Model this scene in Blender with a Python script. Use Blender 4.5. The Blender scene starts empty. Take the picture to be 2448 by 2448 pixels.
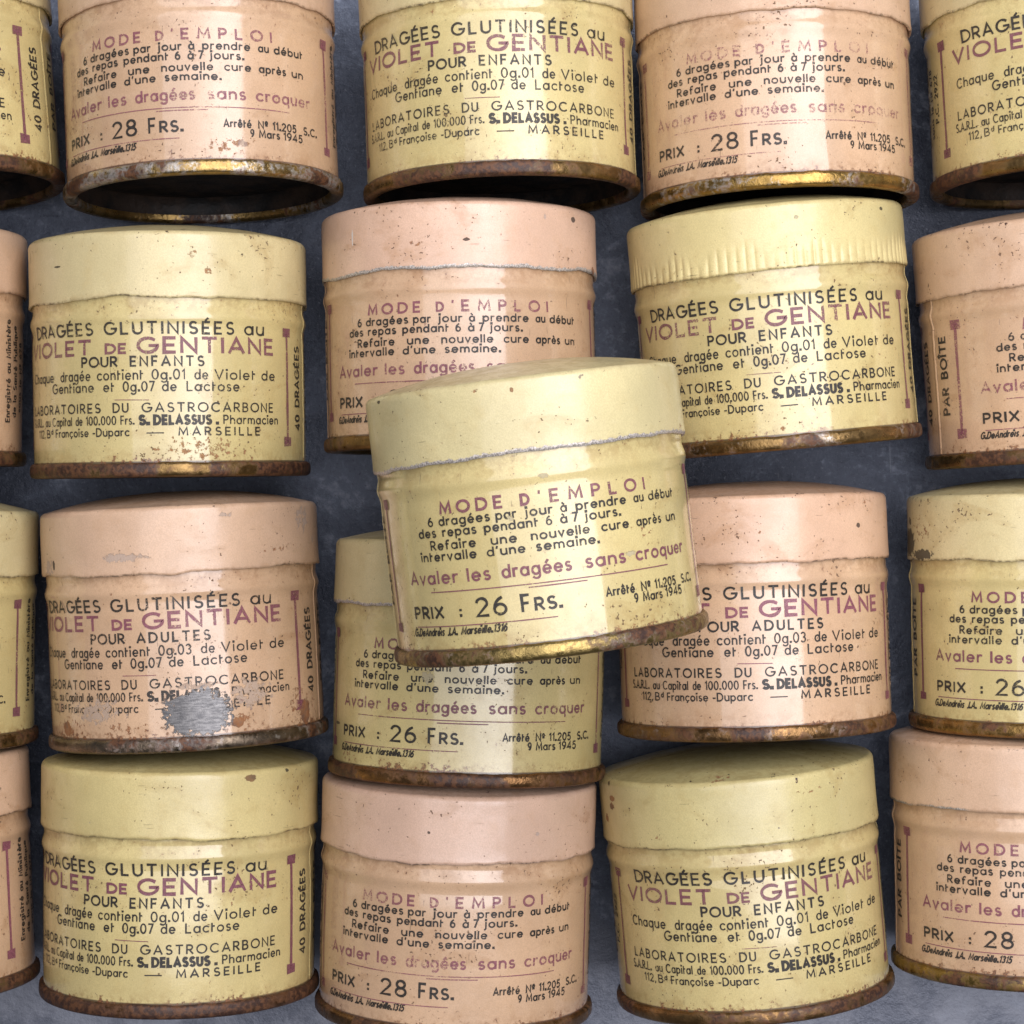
import bpy, math, random
from mathutils import Matrix, Vector, noise as mnoise

S = bpy.context.scene
C = S.collection
R = math.radians
U = 0.055                     # metres per body diameter: every shape below is in body diameters
RR, RL, RB = .5164, .5103, .5  # radius of rim, lid, body
HS, HT = .6268, .8445          # height of the lid's lower edge and of its shoulder
D = 7.947                      # camera height above the tins' axes

# ------------------------------------------------------------------ camera, world, lights, exposure
cam = bpy.data.cameras.new('camera')
co = bpy.data.objects.new('camera', cam); C.objects.link(co)
co.location = (0, 0, (D + RR) * U); co.rotation_euler = (0, 0, 0)
cam.sensor_width = 36; cam.lens = 18 / math.tan(R(27.072 / 2)); cam.clip_start = .01; cam.clip_end = 50
S.camera = co

w = bpy.data.worlds.new('World'); S.world = w; w.use_nodes = True
wn = w.node_tree; bg = wn.nodes['Background']
wtc = wn.nodes.new('ShaderNodeTexCoord'); wsp = wn.nodes.new('ShaderNodeSeparateXYZ')
wmr = wn.nodes.new('ShaderNodeMapRange'); wmr.inputs['From Min'].default_value = -.9; wmr.inputs['From Max'].default_value = .7
wmx = wn.nodes.new('ShaderNodeMix'); wmx.data_type = 'RGBA'
wmx.inputs[6].default_value = (.17, .17, .18, 1); wmx.inputs[7].default_value = (.46, .50, .60, 1)
wn.links.new(wtc.outputs['Generated'], wsp.inputs[0]); wn.links.new(wsp.outputs['Y'], wmr.inputs['Value'])
wn.links.new(wmr.outputs['Result'], wmx.inputs[0]); wn.links.new(wmx.outputs[2], bg.inputs['Color'])
bg.inputs['Strength'].default_value = .40

def area(name, x0, x1, y0, y1, z, power, col):
    l = bpy.data.lights.new(name, 'AREA'); l.shape = 'RECTANGLE'; l.size = (x1 - x0) * U; l.size_y = (y1 - y0) * U
    l.energy = power; l.color = col
    o = bpy.data.objects.new(name, l); C.objects.link(o)
    o.location = ((x0 + x1) / 2 * U, (y0 + y1) / 2 * U, (z + RR) * U)
    return l
win = area('overhead_window_light', -.62 * D, .86 * D, -.40 * D, 1.4 * D, 1.1 * D, 11.4, (.94, .93, 1.0))
win.use_nodes = True                                   # the window is brightest on one side and fades towards the other
ln = win.node_tree; le = ln.nodes['Emission']; lg = ln.nodes.new('ShaderNodeNewGeometry'); ls = ln.nodes.new('ShaderNodeSeparateXYZ')
lm = ln.nodes.new('ShaderNodeMapRange'); lm.interpolation_type = 'SMOOTHSTEP'
ln.links.new(lg.outputs['Parametric'], ls.inputs[0]); ln.links.new(ls.outputs['X'], lm.inputs['Value'])
LG = (.22, .74)
lm.inputs['From Min'].default_value, lm.inputs['From Max'].default_value = LG
lm.inputs['To Min'].default_value = .34; lm.inputs['To Max'].default_value = 1.0
ln.links.new(lm.outputs['Result'], le.inputs['Strength'])

S.view_settings.view_transform = 'Standard'; S.view_settings.look = 'None'
S.view_settings.exposure = -.22; S.view_settings.gamma = 1; S.view_settings.use_curve_mapping = False
S.render.engine = 'CYCLES'

# ------------------------------------------------------------------ node helpers
class NT:
    def __init__(s, name):
        s.m = bpy.data.materials.new(name); s.m.use_nodes = True
        s.t = s.m.node_tree; s.t.nodes.clear()
    def n(s, kind, **kw):
        o = s.t.nodes.new(kind)
        for k, v in kw.items(): setattr(o, k, v)
        return o
    def put(s, sock, v):
        if hasattr(v, 'is_output'): s.t.links.new(v, sock)
        else: sock.default_value = v
    def math(s, op, a, b=None, c=None, clamp=False):
        o = s.n('ShaderNodeMath', operation=op, use_clamp=clamp)
        s.put(o.inputs[0], a)
        if b is not None: s.put(o.inputs[1], b)
        if c is not None: s.put(o.inputs[2], c)
        return o.outputs[0]
    def add(s, a, b): return s.math('ADD', a, b)
    def sub(s, a, b): return s.math('SUBTRACT', a, b)
    def mul(s, a, b): return s.math('MULTIPLY', a, b)
    def mx(s, a, b): return s.math('MAXIMUM', a, b)
    def step(s, v, lo, hi, a=0., b=1.):
        o = s.n('ShaderNodeMapRange', interpolation_type='SMOOTHSTEP')
        s.put(o.inputs['Value'], v); s.put(o.inputs['From Min'], lo); s.put(o.inputs['From Max'], hi)
        s.put(o.inputs['To Min'], a); s.put(o.inputs['To Max'], b)
        return o.outputs[0]
    def mix(s, f, a, b):
        o = s.n('ShaderNodeMix', data_type='RGBA')
        s.put(o.inputs[0], f); s.put(o.inputs[6], a if hasattr(a, 'is_output') else (*a, 1)); s.put(o.inputs[7], b if hasattr(b, 'is_output') else (*b, 1))
        return o.outputs[2]
    def noise(s, vec, scale, detail=3., rough=.55, dist=0.):
        o = s.n('ShaderNodeTexNoise')
        s.put(o.inputs['Vector'], vec); s.put(o.inputs['Scale'], scale); s.put(o.inputs['Detail'], detail)
        s.put(o.inputs['Roughness'], rough); s.put(o.inputs['Distortion'], dist)
        return o.outputs[0]
    def coords(s, seed):
        tc = s.n('ShaderNodeTexCoord'); mp = s.n('ShaderNodeMapping')
        s.t.links.new(tc.outputs['Object'], mp.inputs['Vector'])
        mp.inputs['Scale'].default_value = (1 / U,) * 3
        mp.inputs['Location'].default_value = (seed * 3.17, seed * 5.31 - 20, seed * 1.73)
        return mp.outputs[0]
    def cyl(s):
        a = s.n('ShaderNodeAttribute', attribute_name='cyl'); x = s.n('ShaderNodeSeparateXYZ')
        s.t.links.new(a.outputs['Vector'], x.inputs[0])
        return x.outputs[0], x.outputs[1], x.outputs[2], a.outputs['Vector']
    def scaled(s, vec, sc, loc=(0, 0, 0)):
        mp = s.n('ShaderNodeMapping'); s.t.links.new(vec, mp.inputs['Vector'])
        mp.inputs['Scale'].default_value = sc; mp.inputs['Location'].default_value = loc
        return mp.outputs[0]
    def out(s, shader):
        o = s.n('ShaderNodeOutputMaterial'); s.t.links.new(shader, o.inputs['Surface'])
        return s.m
    def bsdf(s, **kw):
        p = s.n('ShaderNodeBsdfPrincipled')
        for k, v in kw.items():
            s.put(p.inputs[k.replace('_', ' ')], v if hasattr(v, 'is_output') or not isinstance(v, tuple) else (*v, 1))
        return p
    def bump(s, h, dist, strength=1.):
        b = s.n('ShaderNodeBump'); s.put(b.inputs['Height'], h); b.inputs['Distance'].default_value = dist * U
        b.inputs['Strength'].default_value = strength
        return b.outputs[0]

RUST, RUSTO, DARK, STEEL = (.085, .034, .020), (.26, .105, .035), (.022, .016, .013), (.40, .40, .41)

def spot_masks(n, u, h, fine, spots):
    """Wear with a shape of its own at given places of one tin; returns a mask per kind."""
    res = {}
    for (t, hh, ru, rh, kind) in spots:
        k, a, off = {'freckle': (.34, 2.0, .62), 'smear': (.6, 2.0, .58)}.get(kind, (1.1, 1.7, .5))
        du = n.math('DIVIDE', n.sub(u, R(t) * .5), ru); dh = n.math('DIVIDE', n.sub(h, hh), rh)
        d = n.math('SQRT', n.add(n.mul(du, du), n.mul(dh, dh)))
        m = n.add(n.mul(n.math('MINIMUM', n.sub(1., d), .6), k), n.mul(n.sub(fine, off), a))
        m = n.mul(n.step(m, 0., .12), n.step(d, 1.25, 1.0))
        res[kind] = m if kind not in res else n.mx(res[kind], m)
    return res

def paint(name, col, seed, part, spots=(), grime=.5, specks=.5, torn=0., rust_low=.2, chips=.3, gloss=.5):
    n = NT(name); oc = n.coords(seed); u, h, e, cv = n.cyl()
    big = n.noise(oc, 3.2, 4.); mid = n.noise(oc, 13., 5., .62); fine = n.noise(oc, 52., 5., .65); grain = n.noise(oc, 210., 2., .7)
    c = n.mix(n.step(big, .3, .7), tuple(x * .90 for x in col), tuple(min(1, x * 1.07) for x in col))
    c = n.mix(n.step(mid, .48, .76, 0., .38), c, tuple(x * y for x, y in zip(col, (.82, .74, .60))))
    stain = n.noise(n.scaled(cv, (4., 5.5, 0.), (seed * 1.7, seed * .9, 0.)), 1., 5., .62, .8)
    c = n.mix(n.mul(n.step(stain, .54, .70), n.step(fine, .3, .6, .3, .62)), c, tuple(x * y for x, y in zip(col, (.70, .60, .47))))
    c = n.mix(n.step(stain, .40, .28, 0., .35), c, tuple(min(1., x * y + .04) for x, y in zip(col, (1.04, 1.06, 1.12))))
    c = n.mix(n.step(grain, .36, .64, .30, 0.), c, tuple(x * .62 for x in col))
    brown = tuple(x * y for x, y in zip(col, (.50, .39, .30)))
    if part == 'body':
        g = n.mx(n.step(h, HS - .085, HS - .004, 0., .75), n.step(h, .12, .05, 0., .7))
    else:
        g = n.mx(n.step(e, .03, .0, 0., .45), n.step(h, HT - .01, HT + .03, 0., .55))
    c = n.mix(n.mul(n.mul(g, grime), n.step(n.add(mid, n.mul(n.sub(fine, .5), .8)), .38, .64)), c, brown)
    # specks of dirt and rust, gathered in clumps
    sp = n.noise(oc, 85., 2., .5)
    spm = n.step(n.add(sp, n.mul(n.sub(stain, .5), .55)), .735 - .05 * specks, .775 - .05 * specks)
    c = n.mix(n.mul(spm, .8), c, (.10, .055, .03))
    # hairline scratches
    if part == 'lid':
        sv = n.scaled(cv, (7., 150., 0.), (seed, seed * 2., 0.))
    else:
        sv = n.scaled(cv, (110., 9., 0.), (seed, seed * 2., 0.))
    scr = n.noise(sv, 1., 2., .5)
    scm = n.mul(n.step(scr, .70, .745), n.step(mid, .47, .58))
    if part == 'lid': scm = n.mul(scm, n.step(h, HT - .004, HT - .02))
    c = n.mix(n.mul(scm, .6), c, tuple(x * .33 for x in col))
    metal = 0.
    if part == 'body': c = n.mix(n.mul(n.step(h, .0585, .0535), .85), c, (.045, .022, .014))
    # rust creeping up from the rim
    if part == 'body':
        rl = n.add(n.mul(n.step(h, .05 + .17 * rust_low, .045), .26 + .1 * rust_low), n.mul(n.sub(fine, .62), 1.6))
        rlm = n.mul(n.step(rl, 0.02, .14, 0., .85), n.step(n.add(n.mul(big, .5), n.mul(stain, .5)), .44, .54, .12, 1.))
        c = n.mix(rlm, c, n.mix(n.step(grain, .4, .6), RUST, RUSTO))
    else:
        edge = n.step(n.math('ABSOLUTE', n.sub(h, HT + .008)), .040, .0)
        chm = n.step(n.add(n.mul(edge, .04 + .10 * chips), n.mul(n.sub(n.noise(oc, 30., 5., .68), .615), 1.5)), .10, .16)
        c = n.mix(n.mul(chm, min(1., chips * 2)), c, n.mix(n.step(grain, .4, .6), DARK, RUST))
        le = n.sub(e, n.mul(n.step(fine, .35, .7), .008 * torn))
        metal = n.mul(n.step(le, .0030 + .007 * torn, .001 + .005 * torn), min(1., torn * 1.6))
        metal = n.mul(metal, n.step(n.noise(oc, 4., 2.), .40, .56)) if torn < .9 else metal
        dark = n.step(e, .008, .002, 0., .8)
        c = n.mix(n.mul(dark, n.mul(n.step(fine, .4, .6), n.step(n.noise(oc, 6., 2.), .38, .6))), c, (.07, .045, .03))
        c = n.mix(metal, c, n.mix(n.step(grain, .4, .62), (.26, .23, .20), (.62, .56, .50)))
    sm = spot_masks(n, u, h, fine, spots)
    for kind, cc in (('freckle', n.mix(n.step(grain, .42, .6), (.20, .075, .03), (.36, .17, .07)) if 'freckle' in sm else None), ('smear', (.25, .24, .24)), ('rust', n.mix(n.step(mid, .4, .6), RUST, RUSTO) if 'rust' in sm else None),
                     ('dark', DARK), ('pale', (.62, .60, .56)), ('metal', n.mix(n.step(n.noise(n.scaled(cv, (30., 120., 0.)), 1., 3.), .35, .65), (.070, .068, .068), (.125, .12, .116)) if 'metal' in sm else None)):
        if kind in sm: c = n.mix(n.mul(sm[kind], {'metal': 1., 'smear': .42}.get(kind, .85)), c, cc)
    met = n.mul(metal, .25) if hasattr(metal, 'is_output') else metal
    if 'metal' in sm: met = sm['metal'] if not hasattr(met, 'is_output') else n.mx(met, sm['metal'])
    bad = spm
    for k in ('rust', 'dark', 'freckle', 'smear'):
        if k in sm: bad = n.mx(bad, sm[k])
    if 'metal' in sm: bad = n.mul(bad, n.sub(1., sm['metal']))
    hgt = n.sub(n.add(n.mul(grain, .22), n.mul(mid, .9)), n.add(n.mul(bad, .5), n.mul(scm, .4)))
    if hasattr(met, 'is_output'): hgt = n.sub(hgt, n.mul(met, .5))
    p = n.bsdf(Base_Color=c, Roughness=n.add(n.step(n.add(n.mul(mid, .5), n.mul(stain, .5)), .36, .64, .32, .56), n.mul(bad, .3)) if 'metal' not in sm else n.math('SUBTRACT', n.add(n.step(n.add(n.mul(mid, .5), n.mul(stain, .5)), .36, .64, .32, .56), n.mul(bad, .3)), n.mul(sm['metal'], .16)), Metallic=n.mul(met, .85) if hasattr(met, 'is_output') else 0.,
               Normal=n.bump(hgt, .0022), Coat_Weight=n.mul(n.sub(1., bad), n.mul(n.sub(1., met), gloss)) if hasattr(met, 'is_output') else n.mul(n.sub(1., bad), gloss), Coat_Roughness=n.step(big, .3, .7, .06, .13) if part == 'body' else n.step(big, .3, .7, .13, .24), Coat_IOR=1.55)
    return n.out(p.outputs[0])

def ink(name, col, seed, fade, spots):
    n = NT(name); oc = n.coords(seed); u, h, e, cv = n.cyl()
    fine = n.noise(oc, 52., 5., .65); grain = n.noise(oc, 150., 3., .7); mid = n.noise(oc, 6., 4.)
    a = n.step(n.add(n.mul(n.sub(grain, .5), 1.0), n.mul(n.sub(mid, .5), .62)), -.34 + .24 * fade, -.14 + .34 * fade)
    a = n.mul(a, .97 - .42 * fade)
    sm = spot_masks(n, u, h, fine, spots)
    for k in sm: a = n.mul(a, n.sub(1., n.mul(sm[k], 1. if k in ('metal', 'smear') else .7)))
    p = n.bsdf(Base_Color=n.mix(n.step(grain, .4, .65), col, tuple(x * 1.5 + .01 for x in col)), Roughness=.5, Specular_IOR_Level=.35, Coat_Weight=.16, Coat_Roughness=.12)
    t = n.n('ShaderNodeBsdfTransparent'); m = n.n('ShaderNodeMixShader')
    n.put(m.inputs[0], a); n.t.links.new(t.outputs[0], m.inputs[1]); n.t.links.new(p.outputs[0], m.inputs[2])
    return n.out(m.outputs[0])

def rim_metal(name, seed, rust, gold=(.50, .33, .13), silver=.3):
    n = NT(name); oc = n.coords(seed)
    big = n.noise(oc, 3.5, 3.); mid = n.noise(oc, 11., 5., .65, .4); fine = n.noise(oc, 48., 4., .65)
    gold = tuple(x * .85 for x in gold)
    c = n.mix(n.step(mid, .35, .65), tuple(x * .5 for x in gold), gold)
    c = n.mix(n.step(n.add(n.mul(big, .6), n.mul(fine, .4)), .60 - .16 * silver, .66 - .10 * silver, 0., min(1., silver * 1.3)), c, (.58, .55, .50))
    v = n.add(n.mul(n.sub(mid, .5), 1.0), n.add(n.mul(n.sub(fine, .5), .45), n.mul(n.sub(big, .5), 1.3)))
    rm = n.step(v, .17 - .56 * rust, .38 - .46 * rust)
    c = n.mix(rm, c, n.mix(n.step(fine, .42, .62), (.040, .017, .010), (.120, .050, .020)))
    c = n.mix(n.step(fine, .68, .72, 0., .7), c, (.02, .012, .01))
    p = n.bsdf(Base_Color=c, Metallic=n.step(rm, 0., 1., .92, .12), Roughness=n.add(n.step(fine, .3, .7, .26, .42), n.mul(rm, .22)),
               Normal=n.bump(n.add(n.mul(mid, .7), n.mul(fine, .4)), .006))
    return n.out(p.outputs[0])

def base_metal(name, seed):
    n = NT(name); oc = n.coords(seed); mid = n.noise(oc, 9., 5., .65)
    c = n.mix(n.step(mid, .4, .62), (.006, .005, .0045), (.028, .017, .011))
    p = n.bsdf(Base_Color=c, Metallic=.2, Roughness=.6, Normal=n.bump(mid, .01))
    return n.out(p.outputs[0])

# ------------------------------------------------------------------ mesh helpers
def add_mesh(name, verts, faces, mats, parent=None, cyl=None, fmat=None, smooth=True):
    me = bpy.data.meshes.new(name)
    me.from_pydata([tuple(c * U for c in v) for v in verts], [], faces); me.update()
    for m in mats: me.materials.append(m)
    if smooth: me.polygons.foreach_set('use_smooth', [True] * len(me.polygons))
    if fmat: me.polygons.foreach_set('material_index', fmat)
    if cyl:
        at = me.attributes.new('cyl', 'FLOAT_VECTOR', 'POINT')
        at.data.foreach_set('vector', [c for v in cyl for c in v])
    o = bpy.data.objects.new(name, me); C.objects.link(o)
    if parent: o.parent = parent
    return o

def lathe(name, prof, seg, mats, parent, rfun=None, cap=False):
    """prof: function (angle) -> list of (r, h, e).  Angle 0 looks along local -Y."""
    vs, fs, cy = [], [], []
    for i in range(seg):
        a = -math.pi + 2 * math.pi * (i + .5) / seg
        P = prof(a); k = len(P)
        for (r, h, e) in P:
            vs.append((r * math.sin(a), -r * math.cos(a), h)); cy.append((a * .5, h, e))
    for i in range(seg):
        j = (i + 1) % seg
        for q in range(k - 1): fs.append((i * k + q, j * k + q, j * k + q + 1, i * k + q + 1))
    if cap: fs.append(tuple(i * k + k - 1 for i in range(seg)))
    return add_mesh(name, vs, fs, mats, parent, cy)

def nz(x, y, z): return mnoise.noise(Vector((x, y, z)))

# ------------------------------------------------------------------ lettering: a stroke alphabet, strokes become thin printed ribbons
def arc(cx, cy, rx, ry, a0, a1, n=None):
    n = n or max(4, int(abs(a1 - a0) / 18))
    return [(cx + rx * math.cos(R(a0 + (a1 - a0) * i / n)), cy + ry * math.sin(R(a0 + (a1 - a0) * i / n))) for i in range(n + 1)]
def ring(cx, cy, rx, ry): return arc(cx, cy, rx, ry, 90, 450, 24)
X = .67
def dot(x, y): return ('dot', x, y)
G = {}
G['A'] = (.80, [[(0, 0), (.4, 1), (.8, 0)], [(.13, .3), (.67, .3)]])
G['B'] = (.58, [[(0, 0), (0, 1), (.28, 1)] + arc(.28, .76, .24, .24, 80, -90) + [(0, .52)], [(.26, .52)] + arc(.3, .26, .28, .26, 80, -90) + [(0, 0)]])
G['C'] = (.84, [arc(.48, .5, .48, .5, 48, 312)])
G['D'] = (.78, [[(0, 0), (0, 1), (.26, 1)] + arc(.28, .5, .5, .5, 85, -85) + [(.26, 0), (0, 0)]])
G['E'] = (.52, [[(.52, 1), (0, 1), (0, 0), (.52, 0)], [(0, .5), (.46, .5)]])
G['F'] = (.5, [[(.5, 1), (0, 1), (0, 0)], [(0, .5), (.43, .5)]])
G['G'] = (.94, [arc(.48, .5, .48, .5, 48, 352) + [(.95, .47), (.56, .47)]])
G['I'] = (.02, [[(0, 0), (0, 1)]])
G['J'] = (.3, [[(.3, 1), (.3, .2)] + arc(.1, .2, .2, .22, -10, -120)])
G['L'] = (.5, [[(0, 1), (0, 0), (.5, 0)]])
G['M'] = (.9, [[(0, 0), (.08, 1), (.45, .18), (.82, 1), (.9, 0)]])
G['N'] = (.7, [[(0, 0), (0, 1), (.7, 0), (.7, 1)]])
G['O'] = (.98, [ring(.49, .5, .49, .5)])
G['P'] = (.55, [[(0, 0), (0, 1), (.28, 1)] + arc(.28, .73, .27, .27, 80, -90) + [(0, .46)]])
G['R'] = (.6, [[(0, 0), (0, 1), (.28, 1)] + arc(.28, .73, .27, .27, 80, -90) + [(0, .46)], [(.24, .46), (.6, 0)]])
G['S'] = (.58, [arc(.3, .745, .25, .255, 40, 265) + arc(.3, .25, .28, .25, 80, -145)])
G['T'] = (.68, [[(0, 1), (.68, 1)], [(.34, 1), (.34, 0)]])
G['U'] = (.66, [[(0, 1), (0, .32)] + arc(.33, .32, .33, .32, 190, 350) + [(.66, .32), (.66, 1)]])
G['V'] = (.76, [[(0, 1), (.38, 0), (.76, 1)]])
G['X'] = (.66, [[(0, 0), (.66, 1)], [(0, 1), (.66, 0)]])
G['a'] = (.62, [ring(.3, .32, .3, .32), [(.61, X), (.61, 0)]])
G['b'] = (.62, [[(0, 1), (0, 0)], ring(.31, .32, .3, .32)])
G['c'] = (.54, [arc(.32, .32, .32, .32, 45, 315)])
G['d'] = (.62, [ring(.3, .32, .3, .32), [(.61, 1), (.61, 0)]])
G['e'] = (.62, [[(.02, .32), (.6, .32)] + arc(.31, .32, .3, .32, 10, 318)])
G['f'] = (.36, [arc(.31, .8, .2, .2, 60, 180) + [(.11, .75), (.11, 0)], [(0, .6), (.32, .6)]])
G['g'] = (.62, [ring(.3, .32, .3, .32), [(.61, X), (.61, -.08)] + arc(.31, -.1, .3, .24, -10, -150)])
G['h'] = (.54, [[(0, 1), (0, 0)], arc(.27, .36, .27, .28, 170, 0) + [(.54, 0)]])
G['i'] = (.04, [[(.02, X), (.02, 0)], dot(.02, .98)])
G['j'] = (.24, [[(.2, X), (.2, -.12)] + arc(0, -.12, .2, .2, -10, -80), dot(.2, .98)])
G['l'] = (.02, [[(0, 1), (0, 0)]])
G['m'] = (.92, [[(0, X), (0, 0)], arc(.23, .38, .23, .26, 170, 0) + [(.46, 0)], arc(.69, .38, .23, .26, 170, 0) + [(.92, 0)]])
G['n'] = (.52, [[(0, X), (0, 0)], arc(.26, .38, .26, .26, 170, 0) + [(.52, 0)]])
G['o'] = (.64, [ring(.32, .32, .32, .32)])
G['p'] = (.62, [[(0, X), (0, -.34)], ring(.31, .32, .3, .32)])
G['q'] = (.62, [ring(.3, .32, .3, .32), [(.61, X), (.61, -.34)]])
G['r'] = (.32, [[(0, X), (0, 0)], arc(.24, .38, .24, .26, 165, 65)])
G['s'] = (.42, [[(x * .72, y * X) for x, y in arc(.3, .745, .25, .255, 40, 265) + arc(.3, .25, .28, .25, 80, -145)]])
G['t'] = (.3, [[(.04, .92), (.04, 0)], [(.04, .6), (.3, .6)]])
G['u'] = (.56, [[(0, X), (0, .27)] + arc(.28, .27, .28, .27, 190, 350) + [(.56, .3)], [(.56, X), (.56, 0)]])
G['v'] = (.52, [[(0, X), (.26, 0), (.52, X)]])
G['0'] = (.62, [ring(.31, .5, .31, .5)])
G['1'] = (.2, [[(0, .8), (.2, 1), (.2, 0)]])
G['2'] = (.56, [arc(.28, .72, .27, .28, 165, -25) + [(0, 0), (.57, 0)]])
G['3'] = (.54, [arc(.25, .75, .25, .25, 150, -80), arc(.25, .26, .28, .26, 85, -145)])
G['4'] = (.62, [[(.62, .25), (0, .25), (.46, 1), (.46, 0)]])
G['5'] = (.54, [[(.5, 1), (.1, 1), (.04, .55)] + arc(.24, .32, .28, .32, 120, -145)])
G['6'] = (.56, [ring(.28, .29, .28, .29), arc(.62, .35, .62, .66, 180, 112)])
G['7'] = (.54, [[(0, 1), (.54, 1), (.16, 0)]])
G['8'] = (.56, [ring(.28, .76, .23, .24), ring(.28, .26, .28, .26)])
G['9'] = (.56, [ring(.28, .71, .28, .29), arc(-.06, .65, .62, .66, 0, -68)])
G['.'] = (.06, [dot(.03, .06)])
G[':'] = (.06, [dot(.03, .1), dot(.03, .6)])
G[','] = (.1, [[(.08, .1), (.0, -.16)]])
G["'"] = (.1, [[(.08, 1.02), (.02, .78)]])
G['-'] = (.34, [[(0, .36), (.34, .36)]])
G['º'] = (.3, [ring(.15, .78, .15, .2), [(0, .42), (.3, .42)]])
G[' '] = (.4, [])
def accent(base, kind, cap):
    wd, st = G[base]; m = wd / 2; y = 1.13 if cap else .83
    ex = {'acute': [[(m - .06, y), (m + .12, y + .2)]], 'grave': [[(m - .12, y + .2), (m + .06, y)]],
          'circ': [[(m - .17, y), (m, y + .2), (m + .17, y)]], 'ced': [[(m + .04, 0), (m + .08, -.12), (m - .04, -.22)]]}[kind]
    return (wd, st + ex)
for ch, b, k, cp in (('É', 'E', 'acute', 1), ('Î', 'I', 'circ', 1), ('é', 'e', 'acute', 0), ('è', 'e', 'grave', 0), ('ê', 'e', 'circ', 0),
                     ('à', 'a', 'grave', 0), ('ç', 'c', 'ced', 0)):
    G[ch] = accent(b, k, cp)

class Print:
    """Collects strokes in label space (u along the circumference, v up) for one tin."""
    def __init__(s, rb, jit):
        s.v, s.f, s.m, s.c = [], [], [], []; s.rb = rb; s.k = 0; s.j = jit
    def vert(s, u, v, lift):
        a = u / .5; r = s.rb(a, v) + .0016 + lift
        s.v.append((r * math.sin(a), -r * math.cos(a), v)); s.c.append((((a + math.pi) % (2 * math.pi) - math.pi) * .5, v, 0)); return len(s.v) - 1
    def ribbon(s, pts, wd, mat):
        P = [pts[0]]
        for p, q in zip(pts, pts[1:]):                       # long straight strokes follow the curve of the tin
            L = math.dist(p, q); k = max(1, int(L / .03))
            for i in range(1, k + 1): P.append((p[0] + (q[0] - p[0]) * i / k, p[1] + (q[1] - p[1]) * i / k))
        P = [p for i, p in enumerate(P) if i == 0 or math.dist(p, P[i - 1]) > 1e-6]
        if len(P) < 2: return
        closed = math.dist(P[0], P[-1]) < 1e-5
        s.k += 1; lift = (s.k % 9) * .00007; hw = wd * (.54 if wd > .0060 else .5); prev = None
        n = len(P)
        for i in range(n):
            a = P[i - 1] if i else (P[-2] if closed else None); b = P[i + 1] if i < n - 1 else (P[1] if closed else None)
            d1 = Vector((P[i][0] - a[0], P[i][1] - a[1])).normalized() if a else None
            d2 = Vector((b[0] - P[i][0], b[1] - P[i][1])).normalized() if b else None
            t = (d1 + d2) if d1 is not None and d2 is not None else (d1 if d1 is not None else d2)
            t = t.normalized() if t.length > .05 else d1
            nn = Vector((-t.y, t.x)); k = 1.
            if d1 is not None and d2 is not None: k = min(1.9, 1 / max(.3, nn.dot(Vector((-d1.y, d1.x)))))
            x, y = P[i]
            if mat == VIO: x += s.off[0]; y += s.off[1]        # the violet plate never lines up exactly
            if a is None: x -= t.x * hw * .5; y -= t.y * hw * .5
            if b is None: x += t.x * hw * .5; y += t.y * hw * .5
            z = hw * k * (1 + s.j * nz(x * 60, y * 60, s.k * .37))
            l = s.vert(x + nn.x * z, y + nn.y * z, lift); r_ = s.vert(x - nn.x * z, y - nn.y * z, lift)
            if prev: s.f.append((prev[1], r_, l, prev[0])); s.m.append(mat)
            prev = (l, r_)
    def block(s, u0, u1, v0, v1, mat): s.ribbon([(u0, (v0 + v1) / 2), (u1, (v0 + v1) / 2)], v1 - v0, mat)
    def text(s, txt, u0, u1, v, h, wd, mat, xf=None, slant=0., gap=.34, tilt=0.):
        ws = [G[c][0] for c in txt]; W = sum(ws) + gap * (len(txt) - 1)
        k = max(.3 * (u1 - u0), u1 - u0 - wd) / W if W > .07 else h; x = u0 + wd / 2
        for c, cw in zip(txt, ws):
            for st in G[c][1]:
                if st[0] == 'dot':
                    px, py = x + st[1] * k, v + st[2] * h; q = wd * .72
                    pp = [(px - q * .55, py), (px + q * .55, py)]; ww = q * 1.9
                else:
                    pp = [(x + a * k + slant * b * h, v + b * h + tilt * (x - u0)) for a, b in st]; ww = wd
                s.ribbon([xf(p) for p in pp] if xf else pp, ww, mat)
            x += (cw + gap) * k
    def upright(s, txt, uc, v0, v1, h, wd, mat):           # text running up the tin; uc is its baseline
        s.text(txt, 0, v1 - v0, 0, h, wd, mat, xf=lambda p: (uc - p[1], v0 + p[0]))

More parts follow.
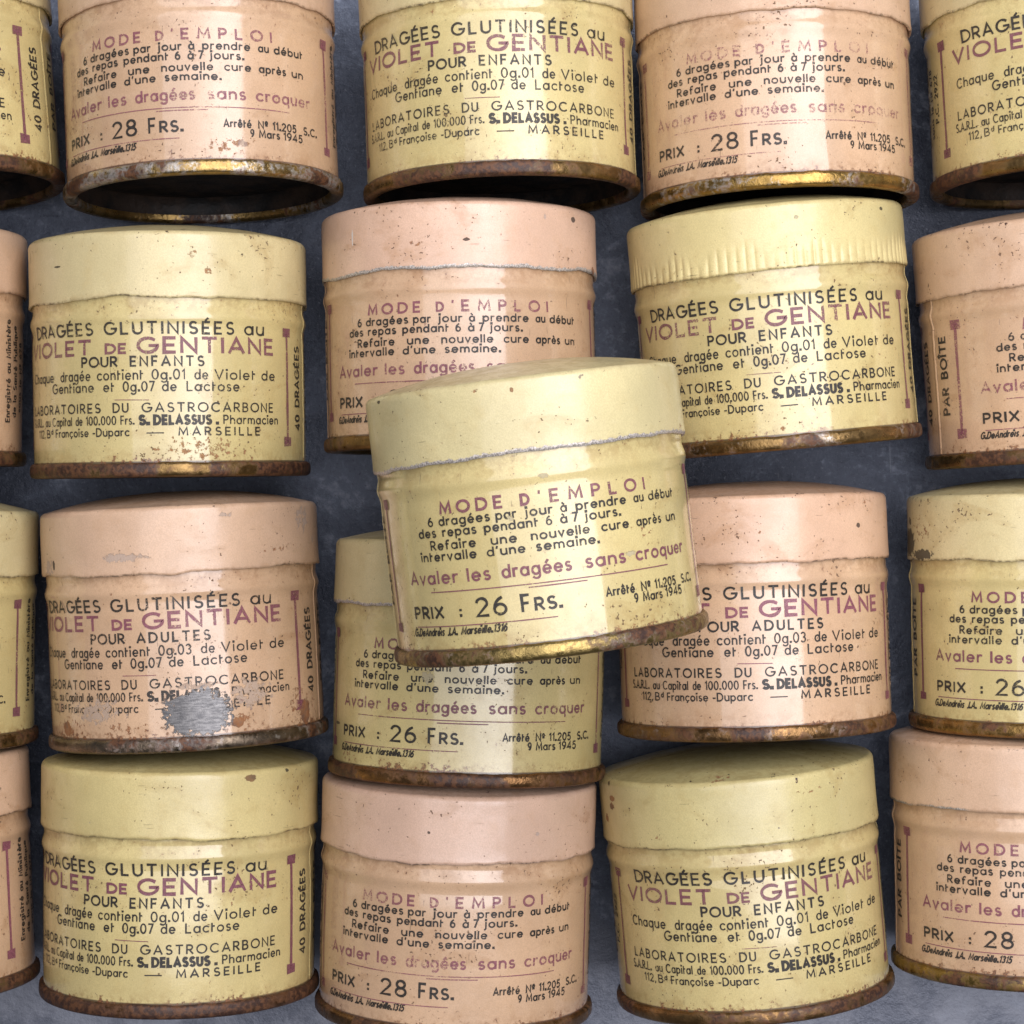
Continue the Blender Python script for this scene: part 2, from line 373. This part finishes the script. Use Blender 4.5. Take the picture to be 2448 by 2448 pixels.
BLK, VIO = 0, 1
def front_panel(p, c, who, dose):
    b = .0056
    def w(t, a, z, v, h, wd, m=BLK, gap=.34): p.text(t, c + a, c + z, v, h, wd, m, gap=gap)
    w('DRAGÉES', -.489, -.155, .503, .0395, .0072); w('GLUTINISÉES', -.113, .358, .503, .0395, .0072, BLK, .44); w('au', .399, .488, .503, .0430, .0068)
    w('VIOLET', -.545, -.161, .436, .0470, .0100, VIO); w('DE', -.107, -.026, .438, .0300, .0085, VIO); w('GENTIANE', .010, .535, .438, .0500, .0105, VIO)
    w('POUR', -.207, -.061, .390, .0320, .0066); w(who, -.017, .244, .390, .0320, .0066, BLK, .5)
    h = .0330; v = .343
    for t, a, z in (('Chaque', -.53, -.353), ('dragée', -.314, -.168), ('contient', -.142, .031), ('0g.' + dose, .059, .175), ('de', .207, .257), ('Violet', .279, .443), ('de', .471, .540)): w(t, a, z, v, h, .0054)
    for t, a, z in (('Gentiane', -.364, -.155), ('et', -.118, -.074), ('0g.07', -.044, .070), ('de', .094, .146), ('Lactose', .179, .375)): w(t, a, z, .302, .0320, .0056)
    p.ribbon([(c - .072, .2735), (c + .05, .2715)], .0026, VIO)
    for t, a, z in (('LABORATOIRES', -.535, -.129), ('DU', -.083, -.024), ('GASTROCARBONE', .022, .53)): w(t, a, z, .229, .0300, .0056, BLK, .42)
    v = .186; h = .0285
    for t, a, z in (('S.A.R.L.', -.55, -.440), ('au', -.420, -.384), ('Capital', -.369, -.257), ('de', -.24, -.207), ('100.000', -.192, -.07), ('Frs.', -.055, -.004)): w(t, a, z, v, h, .0046)
    w('S.', .010, .050, v, .0285, .0094); w('DELASSUS', .062, .268, v, .0285, .0094, BLK, .42); w('.', .283, .287, v, .0285, .0080); w('Pharmacien', .310, .556, v, .0290, .0052)
    for t, a, z, m in (('112,', -.484, -.421, .0046), ('B', -.41, -.386, .0046), ('Françoise', -.351, -.181, .0046), ('-Duparc', -.166, -.022, .0048), ('MARSEILLE', .148, .463, .0058)): w(t, a, z, .146, .0265, m, BLK, .55 if t == 'MARSEILLE' else .32)
    p.text('d', c - .380, c - .366, .158, .017, .0040, BLK)
    p.ribbon([(c + .039, .1545), (c + .098, .1545)], .0042, BLK)

def mode_panel(p, c, price, no):
    c += .028
    def w(t, a, z, v, h, wd, m=BLK, gap=.34): p.text(t, c + a, c + z, v, h, wd, m, gap=gap)
    w('MODE', -.388, -.172, .477, .0330, .0078, VIO, .62); w('D', -.118, -.088, .477, .0290, .0078, VIO); w("'", -.062, -.056, .479, .0330, .0062, VIO); w('EMPLOI', -.028, .305, .477, .0340, .0078, VIO, .85)
    def row(v, h, wd, ws):
        for t, a, z in ws: w(t, a, z, v, h, wd)
    row(.440, .0262, .0057, (('6', -.441, -.419), ('dragées', -.397, -.216), ('par', -.199, -.133), ('jour', -.111, -.022), ('à', 0, .022), ('prendre', .048, .22), ('au', .249, .292), ('début', .312, .447)))
    row(.406, .0262, .0057, (('des', -.489, -.412), ('repas', -.388, -.264), ('pendant', -.24, -.07), ('6', -.048, -.028), ('à', -.004, .019), ('7', .033, .052), ('jours.', .070, .196)))
    row(.366, .0262, .0057, (('Refaire', -.443, -.271), ('une', -.223, -.14), ('nouvelle', -.098, .085), ('cure', .122, .22), ('après', .249, .362), ('un', .388, .445)))
    row(.332, .0262, .0057, (('intervalle', -.493, -.273), ("d'une", -.24, -.118), ('semaine.', -.087, .112)))
    for t, a, z in (('Avaler', -.565, -.347), ('les', -.316, -.236), ('dragées', -.201, .015), ('sans', .057, .194), ('croquer', .231, .475)): w(t, a, z, .263, .0375, .0072, VIO)
    p.ribbon([(c - .463, .2355), (c + .367, .2325)], .0036, VIO); p.ribbon([(c - .122, .2245), (c + .057, .2240)], .0040, VIO)
    w('PRIX', -.563, -.420, .155, .0330, .0078); w(':', -.358, -.354, .155, .0330, .0062)
    w(price, -.300, -.196, .152, .0530, .0082); w('F', -.153, -.124, .153, .0490, .0080); w('RS.', -.112, -.027, .153, .0350, .0080)
    p.ribbon([(c - .555, .1290), (c - .046, .1265)], .0034, VIO)
    p.text('G.DeAndreis J.A. Marseille.' + no, c - .580, c - .205, .100, .0220, .0052, BLK, slant=.32)
    for t, a, z in (('Arrêté', .111, .214), ('Nº', .238, .277), ('11.205', .295, .402), ('S.C.', .437, .515)): w(t, a, z, .166, .0255, .0056)
    for t, a, z in (('9', .207, .223), ('Mars', .24, .325), ('1945', .34, .432)): w(t, a, z, .134, .0255, .0056)

def bar(p, c):
    p.ribbon([(c, .125), (c, .52)], .0130, VIO); p.block(c - .017, c + .017, .505, .535, VIO); p.block(c - .017, c + .017, .110, .140, VIO)

def whole_label(p, centre, side, who, dose, price, no, left_shift=0):
    """Two panels, four bars and the two narrow side panels round the tin."""
    f = R(centre if side == 'front' else centre + 180) * .5
    d = R(1) * .5
    front_panel(p, f, who, dose); mode_panel(p, f + 180 * d, price, no)
    for a in (71, -71, 109.3 - left_shift, 250.7): bar(p, f + a * d)
    p.upright('40 DRAGÉES', f + 82.6 * d, .165, .475, .040, .0080, BLK)
    p.upright('PAR BOÎTE', f + (102.2 - left_shift) * d, .195, .485, .040, .0080, BLK)
    for a, t, v0, v1 in ((262.8, 'Enregistré au Ministère', .16, .54), (269.6, 'de la Santé Publique', .18, .52), (276.4, 'sous le Nº 678', .20, .46), (283.2, 'P.C. 2922', .25, .43)):
        p.upright(t, f + a * d, v0, v1, .031, .0056, BLK)

# ------------------------------------------------------------------ the surface they lie on
def table():
    n = NT('zinc'); tc = n.n('ShaderNodeTexCoord'); oc = n.scaled(tc.outputs['Object'], (1 / U,) * 3)
    big = n.noise(oc, .8, 5., .6, .3); mid = n.noise(oc, 3.4, 6., .66, .5); fine = n.noise(oc, 24., 5., .7); streak = n.noise(n.scaled(oc, (2., 9., 2.)), 2.2, 5., .65, .6)
    c = n.mix(n.step(n.add(n.mul(mid, .6), n.mul(big, .4)), .40, .62), (.040, .049, .074), (.145, .168, .220))
    c = n.mix(n.step(n.add(mid, n.mul(n.sub(fine, .5), .5)), .56, .74, 0., .9), c, (.32, .35, .42))
    c = n.mix(n.step(streak, .58, .74, 0., .5), c, (.016, .020, .034))
    grit = n.noise(oc, 70., 4., .7); c = n.mix(n.step(grit, .56, .70, 0., .5), c, (.26, .28, .33)); c = n.mix(n.step(grit, .42, .30, 0., .6), c, (.012, .014, .022))
    hair = n.noise(n.scaled(oc, (40., 2.2, 1.), (3., 1., 0.)), 1., 3., .6, .4); c = n.mix(n.step(hair, .70, .75, 0., .45), c, (.34, .36, .40))
    sx = n.n('ShaderNodeSeparateXYZ'); n.t.links.new(oc, sx.inputs[0])
    c = n.mix(n.mul(n.step(n.add(sx.outputs[1], n.mul(mid, 1.2)), -.85, -1.35), .68), c, n.mix(n.step(mid, .38, .62), (.20, .215, .26), (.42, .43, .48)))
    c = n.mix(n.step(fine, .68, .74, 0., .8), c, (.38, .39, .42))
    p = n.bsdf(Base_Color=c, Metallic=.25, Roughness=n.step(mid, .3, .7, .36, .6), Normal=n.bump(n.add(n.mul(mid, .5), n.mul(fine, .5)), .012))
    m = n.out(p.outputs[0])
    k = 9.
    o = add_mesh('table_surface', [(-k, -k, 0), (k, -k, 0), (k, k, 0), (-k, k, 0), (-k, -k, -.3), (k, -k, -.3), (k, k, -.3), (-k, k, -.3)],
                 [(0, 1, 2, 3), (7, 6, 5, 4), (0, 4, 5, 1), (1, 5, 6, 2), (2, 6, 7, 3), (3, 7, 4, 0)], [m], smooth=False)
    o['kind'] = 'structure'; o['label'] = 'mottled blue grey zinc tabletop under the tins'
table()

# ------------------------------------------------------------------ the tins
YB, YL = (.60, .482, .208), (.63, .522, .270)
PB, PL = (.605, .392, .232), (.63, .42, .272)
def make_tin(key, label, x, y, ro, tilt, col, side, roll, who='ENFANTS', dose='01', z=0., lid_col=None, body_spots=(), lid_spots=(), ribbed=False,
             torn=0., wob=.0085, grime=.5, rust=.5, rust_low=.22, chips=.3, fade=.2, vfade=.35, silver=.3, gold=(.40, .25, .095), specks=.25, bent=None, left_shift=2.5):
    seed = (sum(ord(c) * (i + 3) for i, c in enumerate(key)) % 97) + 1.
    rnd = random.Random(seed)
    yellow = col == 'yellow'
    lean = math.degrees(math.atan2(-x, D))                   # wear is listed by where it is seen; a tin off to one side is seen from that side
    body_spots = [(q[0] + lean, *q[1:]) for q in body_spots]; lid_spots = [(q[0] + lean, *q[1:]) for q in lid_spots]
    bc = YB if yellow else PB; lc = lid_col or (YL if yellow else PL)
    seat = (rnd.uniform(-.004, .005), rnd.uniform(0, .005), rnd.uniform(-3, 3))
    jit = rnd.uniform(.95, 1.04); bc = tuple(c * jit for c in bc); lc = tuple(c * jit for c in lc)
    tin = bpy.data.objects.new('medicine_tin', None); C.objects.link(tin); tin.empty_display_size = .01
    la = Vector((math.cos(ro), math.sin(ro), 0)); ax = Vector((-math.sin(ro), math.cos(ro), 0)); up = Vector((0, 0, 1))
    ax = ax * math.cos(tilt) + up * math.sin(tilt); up = la.cross(ax)
    lift = max(0., HT * -tilt - .005)
    M = Matrix((la, -up, ax)).transposed().to_4x4()
    M.translation = Vector((x, y, z + RR + lift + .001)) * U
    tin.matrix_world = M
    tin['label'] = label; tin['category'] = 'tin'; tin['group'] = 'old pill tins laid out in rows'
    # body
    hb = HS - .064
    def rb(a, h):
        s, c_ = math.sin(a), math.cos(a)
        d = .0026 * nz(s * 1.5 + seed, c_ * 1.5, h * 3.5) + .0009 * nz(s * 3 + seed, c_ * 3 + 9, h * 7)
        d += .0068 * math.exp(-((h - hb) / .021) ** 2) - .0018 * math.exp(-((h - hb + .045) / .018) ** 2) - .0022 * math.exp(-((h - hb - .04) / .015) ** 2)
        return RB + d
    hh = [.045 + .47 * i / 40 for i in range(41)] + [.515 + (.66 - .515) * i / 36 for i in range(1, 37)]
    pal = dict(grime=grime, specks=specks)
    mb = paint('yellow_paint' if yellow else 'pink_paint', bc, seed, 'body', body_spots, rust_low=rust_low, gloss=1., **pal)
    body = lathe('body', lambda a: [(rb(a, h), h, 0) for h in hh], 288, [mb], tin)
    pr = Print(rb, .30); pr.off = (rnd.uniform(-.004, .004), rnd.uniform(-.003, .003))
    whole_label(pr, roll, side, who, dose, '26' if yellow else '28', '1316' if yellow else '1315', left_shift)
    mi = ink('black_ink', (.024, .020, .016), seed, fade, body_spots); mv = ink('violet_ink', (.165, .058, .072) if yellow else (.20, .066, .085), seed + .5, vfade, body_spots)
    add_mesh('lettering', pr.v, pr.f, [mi, mv], body, pr.c, pr.m, smooth=True)
    # soldered side seam
    sa = R(roll + (90 if side == 'front' else -90)); sw = .010
    sv, sf, sc = [], [], []
    sh = [.055 + (HS + .01 - .055) * i / 60 for i in range(61)]
    for h in sh:
        q = .006 * nz(h * 14, seed, 2.); j_ = .0012 * nz(h * 40, seed, 5.)
        for da, dr in ((-sw, .0006), (-sw * .7, .0026), (sw * .7, .0030), (sw * 1.0, .0006)):
            a = sa + da * 2 + q; r = rb(a, h) + dr + j_; sv.append((r * math.sin(a), -r * math.cos(a), h)); sc.append((a * .5, h, .5))
    for i in range(60):
        for q in range(3): sf.append((i * 4 + q, i * 4 + q + 1, i * 4 + 5 + q, i * 4 + 4 + q))
    add_mesh('side_seam', sv, sf, [mb], body, sc)
    # lid
    seg = 900 if ribbed else 420
    def edge(a):
        s, c_ = math.sin(a), math.cos(a)
        e = wob * (1.2 * nz(s * 1.6 + seed, c_ * 1.6, 1.) + .8 * nz(s * 5 + seed, c_ * 5, 4.) + .32 * nz(s * 18, c_ * 18, seed)) + .0012 * torn * nz(s * 80, c_ * 80, seed)
        e += seat[0] + seat[1] * math.cos(a - seat[2])
        if bent:
            for (t, wd, am) in bent: e += am * math.exp(-((math.degrees(a) - t) / wd) ** 2)
        return HS + e
    def lid_prof(a):
        e = edge(a); s, c_ = math.sin(a), math.cos(a); P = []
        P += [(RL - .0075, e + .03, .03), (RL - .0072, e + .002, .002), (RL - .004, e, 0), (RL + .001, e + .0008, .0008)]
        N = 26
        for i in range(1, N + 1):
            h = e + .003 + (HT - .006 - e - .003) * i / N; k = h - e; tp = min(1., (HT - .006 - h) / .04)
            r = RL + .0028 * math.exp(-k / .016) + tp * (.0030 * nz(s * 1.7 + seed, c_ * 1.7, h * 4 + 7) + .0009 * nz(s * 4, c_ * 4 + seed, h * 9))
            if torn > .5: r += .003 * math.exp(-k / .008) * nz(s * 30, c_ * 30, seed + 3)
            if ribbed:
                fa = a * 92 / math.pi + .9 * nz(s * 3, c_ * 3, 2.); amp = (.55 + .9 * nz(s * 2.5 + 4, c_ * 2.5, 8.))
                am = max(.12, min(1., amp + .35)); top = .095 + .06 * nz(s * 6, c_ * 6, 3.)
                m = max(0., min(1., (top - k) / .05)) * min(1., .25 + k / .01)
                r += .0070 * am * m * (abs(math.sin(fa * math.pi * .5)) ** .55 - .8)
            P.append((r, h, k))
        for i in range(1, 9):                                  # rounded shoulder
            t = i / 8 * R(72); P.append((RL - .022 + .022 * math.cos(t), HT - .005 + .025 * math.sin(t) + .0012 * nz(s * 6, c_ * 6, seed), .3))
        for rr_, hz in [(q, HT + .018 + .062 * (1 - (q / .495) ** 2.3)) for q in (.485, .46, .42, .36, .28, .2, .12, .03)]:
            P.append((rr_, hz + .0012 * nz(s * rr_ * 12, c_ * rr_ * 12, seed), .3))
        return P
    ml = paint('pale_yellow_paint' if yellow else 'pale_pink_paint', lc, seed + 31, 'lid', lid_spots, torn=torn, chips=chips, gloss=.42, **pal)
    lathe('lid', lid_prof, seg, [ml], tin, cap=True)
    # rolled bottom rim and the base inside it
    def rim_prof(a):
        s, c_ = math.sin(a), math.cos(a); q = .004 * nz(s * 4 + seed, c_ * 4, 3.) + .0035 * nz(s * 12, c_ * 12, seed); g = .0015 * nz(s * 7, c_ * 7, seed + 5)
        return [(.468, .034, 0), (.468, .014, 0), (.471, .005, 0), (.478, .0005, 0), (.490, -.001, 0), (.502, .0, 0), (.511, .004, 0), (RR - .001 + g, .010, 0), (RR + .0006 + g, .022 + q * .3, 0),
                (RR + g, .036 + q * .7, 0), (RR - .002 + g, .044 + q, 0), (.510, .0485 + q, 0), (.5045, .0515 + q, 0), (.498, .050 + q, 0)]
    lathe('bottom_rim', rim_prof, 300, [rim_metal('rusty_rim', seed + 11, rust, gold, silver)], tin)
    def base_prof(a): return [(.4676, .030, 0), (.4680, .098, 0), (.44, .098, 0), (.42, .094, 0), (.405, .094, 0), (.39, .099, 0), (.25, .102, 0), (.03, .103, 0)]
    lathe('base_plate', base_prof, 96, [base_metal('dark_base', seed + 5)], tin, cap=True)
    return tin

T = make_tin
T('A', 'pink 28 Frs tin with a bright silver patch on its gold rim', -1.1441, 1.1603, .0447, -.036, 'pink', 'mode', .5, rust=.34, silver=.75, gold=(.55, .36, .13),
  body_spots=[(11, .10, .12, .035, 'freckle'), (16, .105, .018, .020, 'smear')], torn=0., fade=.15, vfade=.5)
T('AA', 'yellow tin cut off by the top left corner, 40 DRAGÉES up its side', -2.1900, 1.1872, .0784, -.02, 'yellow', 'front', -9.2, rust=.62)
T('B', 'yellow tin between two pink tins in the top row, rim blotched with rust', -.0367, 1.1675, .0341, -.020, 'yellow', 'front', -5.6, rust=.52, fade=.3, vfade=.4, rust_low=.1)
T('C', 'pink 28 Frs tin with worn violet print, right above the ribbed yellow lid', .9967, 1.1320, .0395, -.014, 'pink', 'mode', -3.4, rust=.46, silver=.8, torn=0., vfade=.8, fade=.3,
  gold=(.55, .34, .10))
T('D', 'yellow tin cut off by the top right corner, its text starting with DRAGÉES', 2.0848, 1.2155, .0602, -.022, 'yellow', 'front', -3.2, rust=.6, chips=.5)
T('E', 'yellow tin with a wide patch of rust freckles just above its brown rim', -1.2715, .1301, .0131, .016, 'yellow', 'front', -5., rust=.84, silver=.5,
  body_spots=[(14, .095, .24, .055, 'freckle'), (76, .20, .02, .02, 'smear'), (80, .52, .05, .12, 'freckle')], lid_spots=[(-76, .80, .003, .025, 'dark'), (-50, .75, .018, .004, 'dark'), (10, .78, .02, .02, 'freckle'), (16, .72, .03, .02, 'freckle')], bent=[(-45, 18, -.004), (-12, 12, .007)], chips=.45)
T('FF', 'pink tin cut off by the left edge, left of the rust freckled yellow tin', -2.3433, .1778, -.0142, .012, 'pink', 'mode', -5., rust=.68, fade=.1)
T('F', 'pink tin half hidden behind the raised yellow tin, bare grey metal along its lid edge', -.1835, .2291, .019, .003, 'pink', 'mode', 1.5, rust=.5, torn=1., lid_col=(.69, .455, .315),
  lid_spots=[(3, .725, .013, .006, 'dark'), (54, .815, .014, .010, 'dark'), (37, .815, .006, .012, 'smear'), (-48, .76, .004, .03, 'pale'), (73, .645, .02, .016, 'rust'), (-18, .715, .03, .014, 'freckle')], bent=[(-60, 10, -.010)], fade=.1, vfade=.45)
T('G', 'yellow tin with a ribbed crimped lid', 1.0108, .2362, .0886, .028, 'yellow', 'front', -11., ribbed=True, rust=.48, wob=.002, lid_col=(.64, .53, .245), gold=(.42, .26, .10), silver=.6,
  body_spots=[(2, .075, .04, .014, 'freckle')], lid_spots=[(13, .805, .014, .009, 'smear'), (55, .825, .010, .006, 'dark')], fade=.05, vfade=.4)
T('H', 'pink tin cut off by the right edge, PAR BOÎTE beside a violet bar', 2.0712, .1943, .0735, .012, 'pink', 'mode', 13., rust=.6, chips=.5, vfade=.5)
T('I', 'pink tin with a big scraped patch of bare metal low on its front', -1.2014, -.8465, .0491, -.0065, 'pink', 'front', -9., who='ADULTES', dose='03', rust=.5, silver=.7, gold=(.30, .23, .16), rust_low=.35,
  body_spots=[(4, .135, .125, .088, 'metal'), (5, .13, .20, .130, 'freckle'), (-30, .09, .10, .035, 'freckle'), (22, .095, .055, .05, 'freckle'), (20, .09, .022, .02, 'rust'), (-58, .10, .12, .06, 'freckle'), (-60, .085, .03, .03, 'rust'), (54, .12, .13, .09, 'freckle'), (57, .10, .035, .05, 'rust'), (-40, .15, .13, .05, 'smear'), (26, .19, .10, .06, 'smear'), (4, .225, .10, .02, 'smear')],
  lid_spots=[(-68, .665, .04, .035, 'smear'), (-63, .672, .010, .018, 'dark'), (18, .825, .03, .010, 'smear'), (60, .80, .05, .05, 'smear'), (70, .72, .012, .02, 'smear'), (-24, .69, .10, .018, 'smear'), (45, .70, .10, .02, 'freckle')], bent=[(3, 6, -.008), (12, 12, .003), (60, 30, .006)], fade=.2, chips=.3)
T('II', 'yellow tin cut off by the left edge, beside the scraped pink tin', -2.2972, -.8568, -.0077, -.006, 'yellow', 'mode', 2.8, rust=.82)
T('J', 'yellow tin lying askew on top of the other tins', .1319, -.4309, .1216, .0267, 'yellow', 'mode', 4.5, left_shift=6, z=.981, rust=.48, silver=.45, torn=1., wob=.008, lid_col=(.63, .535, .275), gold=(.50, .36, .13),
  body_spots=[(33, .285, .030, .010, 'smear'), (41, .345, .03, .025, 'freckle'), (-9, .44, .014, .010, 'smear'), (4, .555, .02, .008, 'smear')],
  lid_spots=[(-3, .825, .006, .008, 'rust'), (-16, .835, .02, .006, 'freckle'), (-62, .845, .012, .005, 'dark'), (72, .67, .03, .03, 'freckle'), (-30, .69, .06, .004, 'freckle')], bent=[(-70, 14, -.012), (60, 20, .010)], fade=.15, vfade=.3, chips=.35)
T('K', 'pink tin for adults partly covered by the right end of the raised yellow tin', .9112, -.8111, .0372, -.018, 'pink', 'front', -4.5, who='ADULTES', dose='03', rust=.55, gold=(.48, .27, .11), torn=0., silver=.5, chips=.6,
  lid_col=(.66, .425, .275), lid_spots=[(50, .745, .010, .010, 'dark'), (57, .83, .03, .02, 'freckle'), (4, .735, .012, .012, 'freckle')], fade=.0, vfade=.15)
T('L', 'yellow tin at the right edge with a black chip on its lid', 2.0081, -.7948, .0171, -.0016, 'yellow', 'mode', -4.3, rust=.5, gold=(.52, .31, .10), vfade=.2,
  lid_spots=[(-76, .69, .075, .055, 'dark'), (-60, .647, .075, .020, 'dark'), (-74, .77, .016, .016, 'dark'), (-62, .735, .08, .06, 'freckle'), (-84, .79, .02, .03, 'dark')], chips=.5)
T('M', 'yellow 26 Frs tin pinned under the raised yellow tin, just above a pink lid', -.1697, -.9760, -.0289, -.022, 'yellow', 'mode', -.8, rust=.62, gold=(.42, .22, .09), torn=1., silver=.1,
  body_spots=[(-17, .385, .030, .030, 'smear'), (-72, .19, .03, .006, 'dark'), (-60, .09, .10, .04, 'freckle')], rust_low=.3, fade=.12, vfade=.4)
T('N', 'yellow tin below the scraped pink tin, brown rim with pale specks', -1.2397, -1.7797, -.0027, -.005, 'yellow', 'front', -9.8, rust=.88, silver=.1, gold=(.3, .15, .07),
  lid_spots=[(29, .834, .026, .012, 'rust'), (48, .848, .010, .006, 'dark'), (-38, .68, .010, .008, 'smear')], fade=.05, vfade=.12, chips=.2, lid_col=(.59, .48, .21))
T('NN', 'pink tin cut off by the left edge in the bottom row', -2.2871, -1.7660, .0496, -.018, 'pink', 'mode', -1.7, rust=.6, fade=.05, vfade=.1)
T('O', 'pink tin with a pale pink lid in the bottom row, 28 Frs on its label', -.2195, -1.8530, -.0286, .0108, 'pink', 'mode', 1.2, rust=.6, lid_col=(.665, .445, .315), gold=(.36, .2, .09),
  lid_spots=[(33, .73, .010, .009, 'smear'), (-12, .735, .005, .005, 'dark')], bent=[(-60, 25, .006)], fade=.12, vfade=.55, silver=.1, chips=.4)
T('P', 'yellow tin with dark red rust spots on the left of its lid, bottom row', .9092, -1.7887, .0926, .0115, 'yellow', 'front', -1., rust=.55, gold=(.40, .23, .09), silver=.2,
  lid_spots=[(-62, .795, .022, .012, 'rust'), (-63, .765, .022, .014, 'rust'), (-70, .715, .018, .016, 'rust'), (-33, .66, .03, .022, 'freckle'), (-5, .868, .05, .014, 'freckle'), (30, .80, .06, .015, 'freckle')], chips=.6, fade=.1, vfade=.45, lid_col=(.585, .49, .22))
T('Q', 'pink tin cut off by the right edge in the bottom row, rim part gilded', 1.9400, -1.6874, .0158, -.008, 'pink', 'mode', -1., rust=.5, gold=(.55, .36, .10), silver=.3, torn=.6, vfade=.4)
